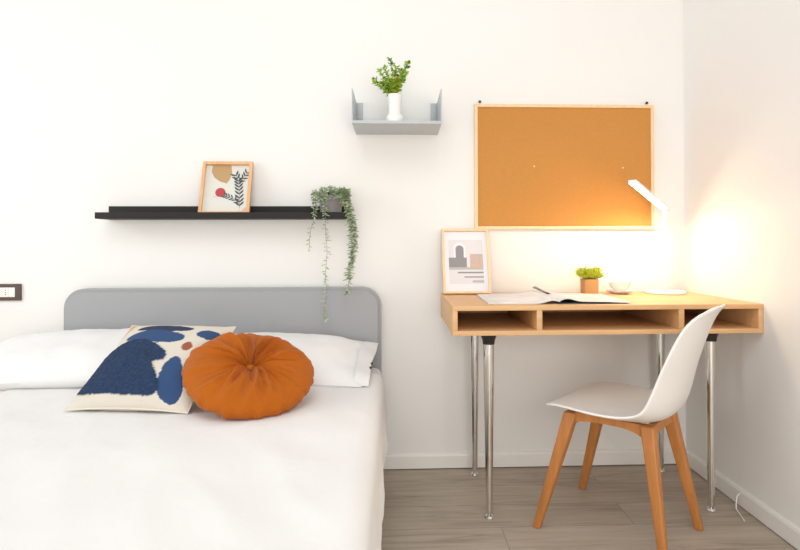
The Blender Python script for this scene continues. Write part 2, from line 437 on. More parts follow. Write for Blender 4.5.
# square patterned cushion -------------------------------------------
def inside(poly, x, y):
    c = False; n = len(poly)
    for i in range(n):
        x1, y1 = poly[i]; x2, y2 = poly[i - 1]
        if (y1 > y) != (y2 > y) and x < (x2 - x1) * (y - y1) / (y2 - y1) + x1: c = not c
    return c
def smooth_poly(P, k=3):
    for _ in range(k):
        Q = []
        for i in range(len(P)):
            a, b = P[i], P[(i + 1) % len(P)]
            Q += [(a[0] * .75 + b[0] * .25, a[1] * .75 + b[1] * .25), (a[0] * .25 + b[0] * .75, a[1] * .25 + b[1] * .75)]
        P = Q
    return P
NAVY = (0.014, 0.036, 0.092); NAVY2 = (0.020, 0.035, 0.085); BLUE = (0.026, 0.072, 0.19); RUST = (0.34, 0.10, 0.05); CRM = (0.72, 0.67, 0.58)
PATCH = [(NAVY, [(-0.190, -0.136), (-0.19, -0.085), (-0.184, -0.016), (-0.165, 0.047), (-0.12, 0.083), (-0.054, 0.079), (0.005, 0.046), (0.042, 0.013), (0.046, -0.018), (0.003, -0.021), (0.047, -0.069), (0.073, -0.12), (0.056, -0.142), (-0.009, -0.139), (-0.095, -0.137)], 1),
 (BLUE, [(-0.145, 0.088), (-0.135, 0.119), (-0.085, 0.142), (-0.01, 0.138), (0.058, 0.114), (0.062, 0.082), (0.017, 0.064), (-0.056, 0.069)], 0),
 (NAVY2, [(-0.14, 0.154), (-0.104, 0.179), (-0.006, 0.180), (0.072, 0.162), (0.055, 0.139), (-0.03, 0.132), (-0.107, 0.140)], 0),
 (BLUE, [(0.080, 0.116), (0.095, 0.158), (0.155, 0.160), (0.183, 0.136), (0.139, 0.105)], 0),
 (RUST, [(0.066, 0.050), (0.078, 0.086), (0.106, 0.065), (0.090, 0.029)], 0),
 (BLUE, [(0.068, -0.138), (0.054, -0.078), (0.052, -0.015), (0.080, 0.022), (0.130, -0.076), (0.142, -0.135), (0.122, -0.162)], 0),
 (BLUE, [(-0.20, -0.085), (-0.20, 0.04), (-0.178, 0.05), (-0.18, -0.071)], 0),
 ((0.62, 0.42, 0.22), [(-0.21, 0.05), (-0.21, 0.2), (-0.150, 0.2), (-0.176, 0.05)], 0)]
PATCH = [(c, [(x * 1.04 + .013, y - .024) for x, y in P] if i < 6 else P, t) for i, (c, P, t) in enumerate(PATCH)]
PATCH = [(c, smooth_poly(P) if i < 6 else P, t) for i, (c, P, t) in enumerate(PATCH)]
def square_cushion():
    bm = cushion_mesh(0.385, 0.395, 0.125, 130, 130, seed=21, wr=.003, corner=.06)
    me = bpy.data.meshes.new('cushion_cover')
    bmesh.ops.recalc_face_normals(bm, faces=bm.faces[:])
    cols = []
    bm.verts.ensure_lookup_table()
    for v in bm.verts:
        c = CRM; top = v.co.z > -0.002
        if top:
            wob = noise.noise(v.co * 120) * .0016
            for pc, P, tuft in PATCH:
                if inside(P, v.co.x + wob, v.co.y + wob):
                    c = pc
                    if tuft:
                        f = 0.75 + 1.0 * abs(noise.noise(v.co * 260)) + .9 * max(0, noise.noise(v.co * 190 + Vector((3, 1, 2))))
                        c = tuple(min(1, q * f) for q in pc)
                        v.co.z += .004 + .0035 * noise.noise(v.co * 330)
                    break
        cols.append((*c, 1))
    bm.to_mesh(me); bm.free()
    ca = me.color_attributes.new('pattern', 'FLOAT_COLOR', 'POINT')
    for i, c in enumerate(cols): ca.data[i].color = c
    me.materials.append(M['pattern'])
    me.polygons.foreach_set('use_smooth', [True] * len(me.polygons))
    return me
q = thing('square_cushion', (-0.785, -0.668, 0.616), 'square cream cushion with navy and blue abstract shapes leaning on the pillows', 'cushion')
q.rotation_euler = Matrix.Rotation(R(-7.7), 4, 'Z').to_3x3().__matmul__(Matrix.Rotation(R(31), 3, 'X')).to_euler()
o = bpy.data.objects.new('cushion_cover', square_cushion()); COL.objects.link(o); o.parent = q
tb = bmesh.new()
loop = []
for i in range(96):
    t = i / 96 * 4; k = int(t); f = t - k
    cn = [(-1, -1), (1, -1), (1, 1), (-1, 1)]
    a = cn[k][0] + (cn[(k + 1) % 4][0] - cn[k][0]) * f; b = cn[k][1] + (cn[(k + 1) % 4][1] - cn[k][1]) * f
    loop.append((a * .1925 * (1 - .06 * (1 - b * b) * abs(a) ** 3), b * .1975 * (1 - .06 * (1 - a * a) * abs(b) ** 3), 0))
link('piping', tube(tb, loop, 0.0028, 8, closed=True), M['cream'], q)

# round pleated velvet cushion ---------------------------------------
def round_cushion():
    bm = bmesh.new(); NR, NT = 46, 240; Rr = 0.200; T = 0.118
    rings = {}
    random.seed(5)
    pleats = [(random.uniform(0, 2 * PI), random.uniform(.03, .10), random.uniform(-.5, .5), random.uniform(.35, 1)) for _ in range(40)]
    def disp(th, r, s):
        v = 0
        for a, w, tw, am in pleats:
            d = (th - a - tw * (r - .4) * s + PI) % (2 * PI) - PI
            wr = w * (0.75 + .25 * r)
            v += am * math.exp(-(d / wr) ** 2)
        return v
    for s in (1, -1):
        for i in range(NR + 1):
            r = math.sin(i / NR * PI / 2) if i else 0
            r = r * .55 + (i / NR) * .45
            if i == 0:
                rings[(s, 0)] = [bm.verts.new((0, 0, s * .018))]; continue
            if i == NR and s == -1: rings[(s, i)] = rings[(1, i)]; continue
            row = []
            for k in range(NT):
                th = 2 * PI * k / NT
                h = T / 2 * (max(0, 1 - r ** 3.4)) ** .5 * (1 - .72 * math.exp(-(r / .20) ** 2)) 
                env = math.exp(-((r - .45) / .38) ** 2) * .85 + .15
                d = disp(th, r, s)
                h += (d - .9) * .0165 * env + .0016 * math.sin(th * 44 + 2.5 * math.sin(th * 5) + s) * env * min(1, (1 - r) * 5)
                h += noise.noise(Vector((r * 3 * math.cos(th), r * 3 * math.sin(th), s))) * .006 * (1 - r)
                rad = Rr * r * (1 + .012 * math.sin(3 * th + 1) + .012 * noise.noise(Vector((math.cos(th) * 3, math.sin(th) * 3, 7)))) 
                if i >= NR - 2: rad += .0022 * math.sin(th * 26) + .001 * math.sin(th * 41)
                row.append(bm.verts.new((rad * math.cos(th), rad * math.sin(th), s * h)))
            rings[(s, i)] = row
        for i in range(NR):
            a, b = rings[(s, i)], rings[(s, i + 1)]
            for k in range(NT):
                k2 = (k + 1) % NT
                if len(a) == 1: bm.faces.new((a[0], b[k], b[k2]))
                else: bm.faces.new((a[k], b[k], b[k2], a[k2]))
    return bm
rc = thing('round_cushion', (-0.466, -0.744, 0.604), 'round burnt orange velvet cushion with pleats and a centre button', 'cushion')
rc.rotation_euler = (Matrix.Rotation(R(27), 3, 'Z') @ Matrix.Rotation(R(25), 3, 'X')).to_euler()
link('velvet_cover', round_cushion(), M['velvet'], rc)
link('button', lathe(bmesh.new(), [(0, .012), (.011, .013), (.0145, .018), (.012, .0235), (.006, .026), (0, .0265)], 24), M['velvet'], rc)

# ------------------------------------------------------------------ desk
DX, DY = 0.755, -0.30
desk = thing('desk', (DX, DY, 0), 'oak desk with three open compartments on chrome legs in the corner', 'desk')
X0, X1, Y0, Y1 = 0.195 - DX, 1.3195 - DX, -0.565 - DY, -0.022 - DY
ZT, ZB = 0.790, 0.685
link('desktop', box(bmesh.new(), X0, X1, Y0, Y1, ZT - .017, ZT, .0012), M['oak'], desk)
link('bottom_panel', box(bmesh.new(), X0, X1, Y0, Y1, ZB, ZB + .017, .0012), M['oak'], desk)
for xa, xb in ((X0, X0 + .018), (X1 - .018, X1)):
    link('side_panel', box(bmesh.new(), xa, xb, Y0, Y1, ZB + .017, ZT - .017, .0008), M['oak'], desk)
for xc in (.505, 1.019):
    link('divider', box(bmesh.new(), xc - .010 - DX, xc + .010 - DX, Y0 + .001, Y1 - .012, ZB + .017, ZT - .017, .0008), M['oak'], desk)
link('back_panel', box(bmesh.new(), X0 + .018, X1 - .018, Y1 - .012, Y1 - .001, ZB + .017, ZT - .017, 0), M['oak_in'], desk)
for lx, ly in ((.337, -.474), (.337, -.085), (1.184, -.455), (1.164, -.085)):
    x, y = lx - DX, ly - DY
    leg = link('leg', lathe(bmesh.new(), [(0, .0), (.0, .02), (.0115, .02), (.0155, .25), (.0205, .60), (.0205, .668), (0, .668)], 28, (x, y, 0)), M['chrome'], desk)
    leg['label'] = 'tapered chrome leg'
    link('foot', lathe(bmesh.new(), [(0, 0), (.0165, 0), (.018, .004), (.014, .011), (.006, .014), (.006, .021), (0, .021)], 20, (x, y, 0)), M['chrome'], leg)
    link('leg_mount', lathe(bmesh.new(), [(0, .640), (.0215, .640), (.0235, .655), (.031, .675), (.034, ZB), (0, ZB)], 28, (x, y, 0)), M['black_plastic'], leg)['label'] = 'black plastic leg mount'
    if lx > 1: link('mount_plate', box(bmesh.new(), x, x + .055, y - .03, y + .03, ZB - .009, ZB, .002), M['black_plastic'], leg)['label'] = 'black mounting plate'

# ------------------------------------------------------------------ chair
def chair():
    ang = math.atan2(.68, -.73)
    t = thing('desk_chair', (.838, -.596, 0), 'white plastic shell chair with splayed beech legs pulled up to the desk', 'chair', rz=ang)
    # local: +X forward, +Y = the side nearer the room
    prof = [(.250, .441, .170), (.237, .450, .195), (.19, .456, .212), (.13, .452, .222), (.06, .444, .226), (-.02, .437, .222), (-.068, .433, .212),
            (-.116, .438, .208), (-.151, .456, .204), (-.174, .489, .199), (-.189, .54, .193), (-.202, .60, .186), (-.221, .66, .178), (-.243, .72, .165), (-.263, .765, .148), (-.283, .795, .122), (-.304, .812, .085)]
    NS = len(prof); NT = 20
    bm = bmesh.new(); rows = []
    for i, (u, w, hw) in enumerate(prof):
        a = prof[max(0, i - 1)]; c = prof[min(NS - 1, i + 1)]
        tx, tz = c[0] - a[0], c[1] - a[1]; l = math.hypot(tx, tz); tx /= l; tz /= l
        nx, nz = tz, -tx           # normal pointing inside (towards sitter)
        row = []
        s = i / (NS - 1)
        # how far the rim rises from the middle line
        lift = .016 + .034 * math.exp(-((s - .52) / .20) ** 2) + .012 * s
        if s < .15: lift *= s / .15
        if s > .85: lift *= max(.3, (1 - s) / .15)
        for k in range(NT + 1):
            v = -1 + 2 * k / NT
            vv = math.sin(v * PI / 2) * .3 + v * .7
            d = lift * abs(vv) ** 2.4
            # front and top ends bow like a rounded outline
            endp = 0
            if i < 3: endp = -.022 * abs(vv) ** 3 * (1 - i / 3)
            if i > NS - 5: endp = -.030 * abs(vv) ** 3 * ((i - (NS - 5)) / 4)
            nn = 1 if nx > 0 or nz > 0 else -1
            sx, sz = (-nx, -nz) if (nz < 0 and s < .5) or (nx < 0 and s >= .5) else (nx, nz)
            dirx, dirz = (tx, tz)
            off = endp if i > NS // 2 else -endp
            row.append(bm.verts.new((u + sx * d + dirx * off, vv * hw, w + sz * d + dirz * off)))
        rows.append(row)
    for row in rows:
        for v in row:
            f = min(1, max(0, (v.co.z - .46) / .35)); v.co.z -= .020 * (1 - f); v.co.x += .024
    for a, c in zip(rows, rows[1:]):
        for k in range(NT): bm.faces.new((a[k], a[k + 1], c[k + 1], c[k]))
    o = link('seat_shell', bm, M['white_plastic'], t)
    so = o.modifiers.new('thick', 'SOLIDIFY'); so.thickness = .010; so.offset = 0
    ss = o.modifiers.new('sub', 'SUBSURF'); ss.levels = 2; ss.render_levels = 2
    tops = {(1, -1): (.182, -.150), (1, 1): (.170, .150), (-1, -1): (-.078, -.104), (-1, 1): (-.078, .108)}
    feet = {(1, -1): (.300, -.208), (1, 1): (.283, .199), (-1, -1): (-.162, -.156), (-1, 1): (-.138, .148)}
    for k in tops:
        a, b = tops[k], feet[k]
        link('leg', bar(bmesh.new(), (a[0], a[1], .422 if k[0] > 0 else .412), (b[0], b[1], 0.0), .042, .024, (0, 1, 0), .005, d0=.044, d1=.026), M['beech'], t)
    # side rails with an arched underside, and cross rails
    def rail(pa, pb, h0, h1, h2=.034):
        b2 = bmesh.new(); pa, pb = Vector(pa), Vector(pb); d = (pb - pa); n = Vector((-d.y, d.x, 0)).normalized() * .011
        N = 14; top, bot = [], []
        for s in (1, -1):
            tr, br = [], []
            for i in range(N + 1):
                f = i / N; q = pa + d * f
                hh = h0 + ((h1 if f > .5 else h2) - h0) * (abs(2 * f - 1) ** 3.0)
                tr.append(b2.verts.new(q + n * s)); br.append(b2.verts.new(q + n * s - Vector((0, 0, hh))))
            top.append(tr); bot.append(br)
        for i in range(N):
            b2.faces.new((top[0][i], top[0][i + 1], top[1][i + 1], top[1][i])); b2.faces.new((bot[0][i], bot[0][i + 1], bot[1][i + 1], bot[1][i]))
            for s in (0, 1): b2.faces.new((top[s][i], top[s][i + 1], bot[s][i + 1], bot[s][i]))
        for i in (0, N): b2.faces.new((top[0][i], top[1][i], bot[1][i], bot[0][i]))
        return b2
    for s in (-1, 1):
        link('side_rail', rail((.155, s * .150, .425), (-.085, s * .105, .412), .022, .062), M['beech'], t)
    link('cross_rail', rail((.166, -.14, .428), (.166, .14, .428), .03, .045), M['beech'], t)
    link('cross_rail', rail((-.085, -.095, .414), (-.085, .095, .414), .03, .045), M['beech'], t)
    return t
chair()

# ------------------------------------------------------------------ framed pictures
def flat(bm, pts, y, mi):
    vs = [bm.verts.new((x, y, z)) for x, z in pts]
    c = Vector((sum(p[0] for p in pts) / len(pts), y, sum(p[1] for p in pts) / len(pts)))
    cv = bm.verts.new(c)
    for i in range(len(vs)):
        f = bm.faces.new((vs[i], vs[(i + 1) % len(vs)], cv)); f.material_index = mi
def picture_frame(name, loc, w, h, fw, dep, lean, rz, label, wood, print_fn, mats):
    t = thing(name, loc, label, 'picture', rz=rz, rx=lean)
    bm = bmesh.new()
    # mitred rails: outer/inner rectangles, front at y=-dep
    o_ = [(-w / 2, 0), (w / 2, 0), (w / 2, h), (-w / 2, h)]; i_ = [(-w / 2 + fw, fw), (w / 2 - fw, fw), (w / 2 - fw, h - fw), (-w / 2 + fw, h - fw)]
    e = .0012
    lv = []
    for (P, y) in ((o_, 0), (o_, -dep + e), ([(a[0] + (e if a[0] < 0 else -e), a[1] + (e if a[1] < h / 2 else -e)) for a in o_], -dep), (i_, -dep), (i_, -.004), (i_, 0)):
        lv.append([bm.verts.new((x, y, z)) for x, z in P])
    for a, b in zip(lv, lv[1:] + lv[:1]):
        for k in range(4): bm.faces.new((a[k], a[(k + 1) % 4], b[(k + 1) % 4], b[k]))
    link('frame_moulding', bm, wood, t)
    link('backing', box(bmesh.new(), -w / 2 + fw, w / 2 - fw, -.0035, -.0002, fw, h - fw), M['kraft'], t)
    bm = bmesh.new(); flat(bm, [(-w / 2 + fw, fw), (w / 2 - fw, fw), (w / 2 - fw, h - fw), (-w / 2 + fw, h - fw)], -.0040, 0)
    print_fn(bm, w - 2 * fw, h - 2 * fw, fw)
    link('print', bm, mats, t, smooth=False)
    return t
def ell(cx, cz, rx, rz, n=28, f=None):
    return [(cx + rx * math.cos(2 * PI * k / n) * (f(2 * PI * k / n) if f else 1), cz + rz * math.sin(2 * PI * k / n) * (f(2 * PI * k / n) if f else 1)) for k in range(n)]
def leaf_shape(x, z, a, l, w):
    pts = []
    for k in range(13):
        s = k / 12; pts.append((s * l, w / 2 * math.sin(s * PI) ** .8))
    for k in range(11, 0, -1):
        s = k / 12; pts.append((s * l, -w / 2 * math.sin(s * PI) ** .8))
    return [(x + p * math.cos(a) - q_ * math.sin(a), z + p * math.sin(a) + q_ * math.cos(a)) for p, q_ in pts]
def stroke(bm, P, wd, y, mi):
    for (x0, z0), (x1, z1) in zip(P, P[1:]):
        dx, dz = x1 - x0, z1 - z0; l = math.hypot(dx, dz); nx, nz = -dz / l * wd / 2, dx / l * wd / 2
        f = bm.faces.new([bm.verts.new(q_) for q_ in ((x0 + nx, y, z0 + nz), (x1 + nx, y, z1 + nz), (x1 - nx, y, z1 - nz), (x0 - nx, y, z0 - nz))]); f.material_index = mi
def print_leaves(bm, w, h, fw):
    # tan blob clipped by the top, red disc, dark leafy branch
    U = lambda u, v: (-w / 2 + u * w, fw + v * h)
    blob = [(.14, .998), (.13, .86), (.20, .74), (.34, .65), (.50, .61), (.56, .70), (.60, .84), (.57, .998)]
    flat(bm, [U(*p_) for p_ in blob], -.0043, 1)
    c = U(.37, .42); flat(bm, ell(c[0], c[1], w * .115, w * .115), -.0045, 2)
    c = U(.25, .33); flat(bm, ell(c[0], c[1], w * .05, w * .012), -.0044, 3)
    main = [U(.83, .10), U(.82, .25), U(.80, .42), U(.78, .56), U(.76, .68), U(.68, .80)]
    stroke(bm, main, .0016, -.0047, 4)
    br2 = [U(.80, .42), U(.90, .50)]; 
    side = [U(.82, .18), U(.70, .28), U(.56, .33), U(.47, .36)]
    stroke(bm, side, .0013, -.0047, 4)
    top2 = [U(.77, .62), U(.88, .74), U(.95, .86)]; stroke(bm, top2, .0013, -.0047, 4)
    def leaves(P, ln):
        for (x0, z0), (x1, z1) in zip(P, P[1:]):
            a = math.atan2(z1 - z0, x1 - x0)
            for f in (.25, .75):
                for s in (1, -1):
                    flat(bm, leaf_shape(x0 + (x1 - x0) * f, z0 + (z1 - z0) * f, a + s * .75, ln, ln * .30), -.0049, 4)
    leaves(main, w * .15); leaves(side, w * .11); leaves(top2, w * .13)
    stroke(bm, [U(.83, .0), U(.83, .10)], .0022, -.0046, 5)
    flat(bm, [U(.86, 0.002), U(.998, 0.002), U(.998, .12), U(.93, .09)], -.0044, 3)
picture_frame('framed_picture', (-0.741, -0.091, 1.1335), 0.214, 0.250, 0.0135, 0.018, R(-18.5), R(2.0),
              'small oak framed print of a leafy branch and red dot leaning on the black ledge', M['frame_oak'], print_leaves,
              [M['art_paper'], M['art_tan'], M['art_red'], M['art_pink'], M['art_dark'], M['lime']])
def print_arch(bm, w, h, fw):
    U = lambda u, v: (-w / 2 + u * w, fw + v * h)
    def rect(u0, u1, v0, v1, y, mi): flat(bm, [U(u0, v0), U(u1, v0), U(u1, v1), U(u0, v1)], y, mi)
    rect(.10, .90, .13, .86, -.0042, 1)
    def arch(u0, u1, v0, v1, y, mi):
        r = (u1 - u0) / 2; P = [U(u0, v0), U(u1, v0)]
        for k in range(13):
            a = k / 12 * PI; P.append(U((u0 + u1) / 2 + r * math.cos(a), v1 - r * .62 + r * .62 * math.sin(a)))
        flat(bm, P, y, mi)
    arch(.22, .50, .52, .81, -.0044, 0)
    arch(.265, .455, .50, .765, -.0046, 2)
    rect(.10, .52, .40, .56, -.0047, 2)
    rect(.60, .90, .38, .62, -.0045, 4); rect(.64, .70, .45, .62, -.0046, 3); rect(.78, .84, .45, .62, -.0046, 3)
    rect(.10, .90, .36, .40, -.0047, 3)
    rect(.30, .90, .30, .325, -.0047, 2); rect(.45, .90, .23, .25, -.0047, 2); rect(.64, .90, .15, .185, -.0047, 3)
picture_frame('framed_picture', (0.304, -0.106, 0.7912), 0.208, 0.297, 0.0095, 0.016, R(-19), 0,
              'thin ash framed print of a grey arch standing on the desk against the wall', M['ash'], print_arch,
              [M['pr_mat'], M['pr_sky'], M['pr_grey'], M['pr_lgrey'], M['pr_peach']])

# ------------------------------------------------------------------ cork board
cb = thing('cork_board', (0.762, -0.001, 1.075), 'rectangular cork notice board in a thin pale frame on the wall', 'notice board')
w, h, fw = .822, .566, .0135
bm = bmesh.new(); ov = [(-w / 2, 0), (w / 2, 0), (w / 2, h), (-w / 2, h)]; iv = [(-w / 2 + fw, fw), (w / 2 - fw, fw), (w / 2 - fw, h - fw), (-w / 2 + fw, h - fw)]
lv = [[bm.verts.new((x, y, z)) for x, z in P] for P, y in ((ov, 0), (ov, -.018), (iv, -.018), (iv, 0))]
for a, b_ in zip(lv, lv[1:] + lv[:1]):
    for k in range(4): bm.faces.new((a[k], a[(k + 1) % 4], b_[(k + 1) % 4], b_[k]))
link('board_frame', bm, M['ash'], cb)
link('cork_sheet', box(bmesh.new(), -w / 2 + fw, w / 2 - fw, -.011, -.001, fw, h - fw), M['cork'], cb)
for x in (.376, 1.144):
    hk = lathe(bmesh.new(), [(0, -.004), (.0055, -.003), (.0065, 0), (.0055, .003), (0, .004)], 12)
    bmesh.ops.rotate(hk, verts=hk.verts[:], cent=(0, 0, 0), matrix=Matrix.Rotation(PI / 2, 3, 'X'))
    tube(hk, [(0, .012, 0), (0, 0, 0)], .0025, 8)
    o = link('wall_hook', hk, M['black_plastic']); o.location = (x, -.0125, 1.652)
    tag(o, 'tiny black hook above the %s top corner of the cork board' % ('left' if x < .7 else 'right'), 'hook', 'board hooks')
for i, (x, z) in enumerate(((.622, 1.360), (1.030, 1.354))):
    pb = lathe(bmesh.new(), [(0, 0), (.0042, .001), (.0042, .003), (.0022, .005), (.003, .009), (0, .0095)], 12)
    bmesh.ops.rotate(pb, verts=pb.verts[:], cent=(0, 0, 0), matrix=Matrix.Rotation(PI / 2, 3, 'X'))
    o = link('push_pin', pb, M['ash']); o.location = (x, -.0115, z)
    tag(o, ('pale push pin near the middle left of the cork', 'pale push pin in the right half of the cork')[i], 'push pin', 'pins in the cork board')

# ------------------------------------------------------------------ picture ledge + small shelf
lg = thing('picture_ledge', (-0.740, 0, 1.12), 'long black picture ledge on the wall above the bed', 'shelf')
LW = .527
link('back_plate', box(bmesh.new(), -LW + .0, LW - .0, -.010, -.001, .0, .060, .001), M['black_metal'], lg)
link('shelf_board', box(bmesh.new(), -LW, LW, -.116, -.010, .0, .012, .001), M['black_metal'], lg)
link('front_lip', box(bmesh.new(), -LW, LW, -.126, -.116, .0, .027, .001), M['black_metal'], lg)
sh = thing('wall_shelf', (0.001, 0, 1.503), 'small pale grey metal tray shelf with upturned sides high on the wall', 'shelf')
link('shelf_tray', box(bmesh.new(), -.1835, .1835, -.25, -.001, 0, .005, .001), M['grey_metal'], sh)
link('front_lip', box(bmesh.new(), -.1835, .1835, -.2505, -.2455, -.002, .010, .001), M['grey_metal'], sh)
for s in (-1, 1):
    a, b_ = sorted((s * .1835, s * .180))
    link('side_panel', box(bmesh.new(), a, b_, -.25, -.001, .005, .142, .0008), M['grey_metal'], sh)
    a, b_ = sorted((s * .180, s * .152))
    link('mounting_flange', box(bmesh.new(), a, b_, -.005, -.001, .005, .142, .0008), M['grey_metal'], sh)

# vase with green sprigs ----------------------------------------------
vs = thing('potted_sprigs', (-0.008, -0.200, 1.508), 'white vase holding a bunch of green leafy sprigs on the grey shelf', 'plant')
pf = [(0, 0), (.026, 0), (.0345, .006), (.0375, .018), (.036, .030), (.029, .038), (.0255, .044), (.0265, .06), (.0285, .09), (.0305, .122), (.029, .1235), (.0275, .120), (.026, .08), (0, .078)]
link('vase', lathe(bmesh.new(), pf, 36), M['ceramic'], vs)
random.seed(31)
sprigs = [(-.082, .01, .185), (-.062, -.02, .215), (-.040, .01, .235), (-.018, -.01, .262), (.004, .02, .240), (.024, -.015, .222), (.050, .0, .248), (.058, .02, .262), (.044, -.03, .205), (-.075, -.03, .165), (.0, -.04, .200), (-.03, .04, .19), (.02, .04, .2), (-.05, .02, .175), (.03, -.04, .175), (-.01, -.05, .17), (-.035, -.045, .18), (.012, -.02, .185)]
for i, (x, y, z) in enumerate(sprigs):
    bm = bmesh.new(); P = []
    for k in range(9):
        f = k / 8; P.append(Vector((x * f ** 1.25 + (rnd(-.006, .006) if 0 < k < 8 else 0) * .4, y * f ** 1.5, .10 + (z - .10) * f)))
    tube(bm, P, [.0013] * 9, 5, mi=0)
    for k in range(2, 9):
        d = (P[k] - P[k - 1]).normalized()
        for s in range(6 if k < 8 else 7):
            a = rnd(0, 2 * PI); o_ = d.orthogonal(); o_.rotate(Matrix.Rotation(a, 3, d))
            leaf(bm, P[k] + d * rnd(-.006, .006), d * rnd(.3, .9) + o_ * .8, d, rnd(.013, .022), rnd(.008, .013), mi=(3 if i in (10, 17) and random.random() < .6 else (2 if random.random() < .16 or (i in (7, 0) and random.random() < .5) else 1)))
    link('sprig', bm, [M['stem'], M['leaf'], M['leaf_dark'], M['leaf_yellow']], vs)

# hanging plant on the ledge -------------------------------------------
hp = thing('trailing_plant', (-0.288, -0.064, 1.1325), 'trailing sage green plant in a grey pot at the right end of the ledge', 'plant')
HX, HY, HZ = -0.288, -0.064, 1.1325
link('pot', lathe(bmesh.new(), [(0, 0), (.040, 0), (.045, .004), (.050, .085), (.0505, .090), (.0465, .090), (.045, .078), (0, .078)], 36), M['grey_pot'], hp)
link('soil', lathe(bmesh.new(), [(0, .0785), (.0445, .0785), (.0445, .081), (0, .083)], 24), M['soil'], hp)
random.seed(12)
def vine(P, n_leaf, sz, mi_pale, spread=.9, rad=.0011):
    P = [Vector(q_) - Vector((HX, HY, HZ)) for q_ in P]
    # resample smooth (Catmull-Rom)
    Q = []
    for i in range(len(P) - 1):
        p0 = P[max(i - 1, 0)]; p1 = P[i]; p2 = P[i + 1]; p3 = P[min(i + 2, len(P) - 1)]
        for k in range(8):
            t = k / 8
            Q.append(.5 * ((2 * p1) + (p2 - p0) * t + (2 * p0 - 5 * p1 + 4 * p2 - p3) * t * t + (3 * p1 - p0 - 3 * p2 + p3) * t ** 3))
    Q.append(P[-1])
    bm = bmesh.new(); tube(bm, Q, rad, 5, mi=0)
    for j in range(n_leaf):
        f = (j + rnd(0, 1)) / n_leaf * (len(Q) - 1.01); i = int(f); p_ = Q[i].lerp(Q[i + 1], f - i); d = (Q[i + 1] - Q[i]).normalized()
        o_ = d.orthogonal(); o_.rotate(Matrix.Rotation(rnd(0, 2 * PI), 3, d))
        leaf(bm, p_, d * rnd(.1, .8) + o_ * spread, d, rnd(.7, 1.2) * sz, rnd(.45, .6) * sz, mi=2 if random.random() < mi_pale else 1)
    return link('vine', bm, [M['stem'], M['sage'], M['sage_pale']], hp)
def over(x0, zt, x1, y_out=-.142):
    return [(HX + (x0 - HX) * .5, HY - .01, 1.222), (x0, -.105, zt + .012), (x0 + (x1 - x0) * .15, y_out + .004, zt - .012)]
# left short strand
vine(over(-.352, 1.222, -.366) + [(-.352, -.145, 1.17), (-.352, -.143, 1.13)], 42, .017, .5)
vine(over(-.345, 1.215, -.350) + [(-.343, -.145, 1.16), (-.350, -.143, 1.12), (-.366, -.142, 1.06), (-.372, -.141, .985)], 36, .019, .6, 1.0, .0009)
# middle long strand
vine(over(-.310, 1.222, -.31) + [(-.306, -.145, 1.19), (-.304, -.145, 1.135)], 44, .018, .6)
vine(over(-.306, 1.225, -.31) + [(-.302, -.145, 1.15), (-.303, -.144, 1.07), (-.296, -.142, .98), (-.303, -.14, .88), (-.298, -.14, .80), (-.309, -.14, .715), (-.304, -.14, .69)], 92, .021, .9, 1.0, .0008)
# right thick hanging bunch
for i in range(7):
    dx = rnd(-.010, .010); L = (0.795, .85, .90, .97, 1.0, .83, 1.05)[i]
    pts = over(-.225 + dx, 1.222, -.20 + dx) + [(-.203 + dx, -.143 + rnd(-.008, .006), 1.15)]
    z = 1.15; x = -.196 + dx * 1.5
    tgt = [(1.08, -.190), (1.0, -.186), (.93, -.200), (.86, -.212), (.795, -.222)]
    for zz, xx in tgt:
        if zz >= L - .01: pts.append((xx + dx * 1.1 + rnd(-.005, .005), -.142 + rnd(-.010, .006), zz))
    if len(pts) < 6: pts.append((-.19 + dx, -.142, L))
    vine(pts, int(180 * (1.23 - L) + 40), .023, .3)
# crown of short shoots over the pot
for i in range(18):
    a = 2 * PI * i / 18 + rnd(-.2, .2); r1 = rnd(.03, .058)
    x, y = HX + r1 * math.cos(a), max(HY + r1 * math.sin(a), -.12)
    y = min(y, -.022)
    vine([(HX + .01 * math.cos(a), HY + .01 * math.sin(a), 1.215), (HX + (x - HX) * .6, HY + (y - HY) * .6, 1.235 + rnd(0, .014)), (x, y, 1.225 + rnd(-.004, .022)), (HX + (x - HX) * 1.2, HY + (y - HY) * 1.15, 1.198 + rnd(-.015, .02))], 30, .021, .5)

# ------------------------------------------------------------------ desk objects
# lime plant in square pot
pp = thing('potted_plant', (0.840, -0.108, 0.7905), 'lime green bushy plant in a tan square pot on the desk', 'plant', rz=R(0))
bm = bmesh.new()
prof = [(.0275, 0), (.0300, .002), (.0315, .064), (.0290, .064), (.0280, .058)]
rg = []
for r_, z in prof: rg.append([bm.verts.new((sx * r_, sy * r_, z)) for sx, sy in ((-1, -1), (1, -1), (1, 1), (-1, 1))])
for a, b_ in zip(rg, rg[1:]):
    for k in range(4): bm.faces.new((a[k], a[(k + 1) % 4], b_[(k + 1) % 4], b_[k]))
bm.faces.new(rg[0][::-1]); bm.faces.new(rg[-1])
bmesh.ops.bevel(bm, geom=[e for e in bm.edges if abs(e.verts[0].co.z - e.verts[1].co.z) > .03], offset=.003, segments=2, affect='EDGES')
link('pot', bm, M['kraft'], pp)
link('soil', box(bmesh.new(), -.0278, .0278, -.0278, .0278, .057, .060), M['soil'], pp)
random.seed(4); bm = bmesh.new()
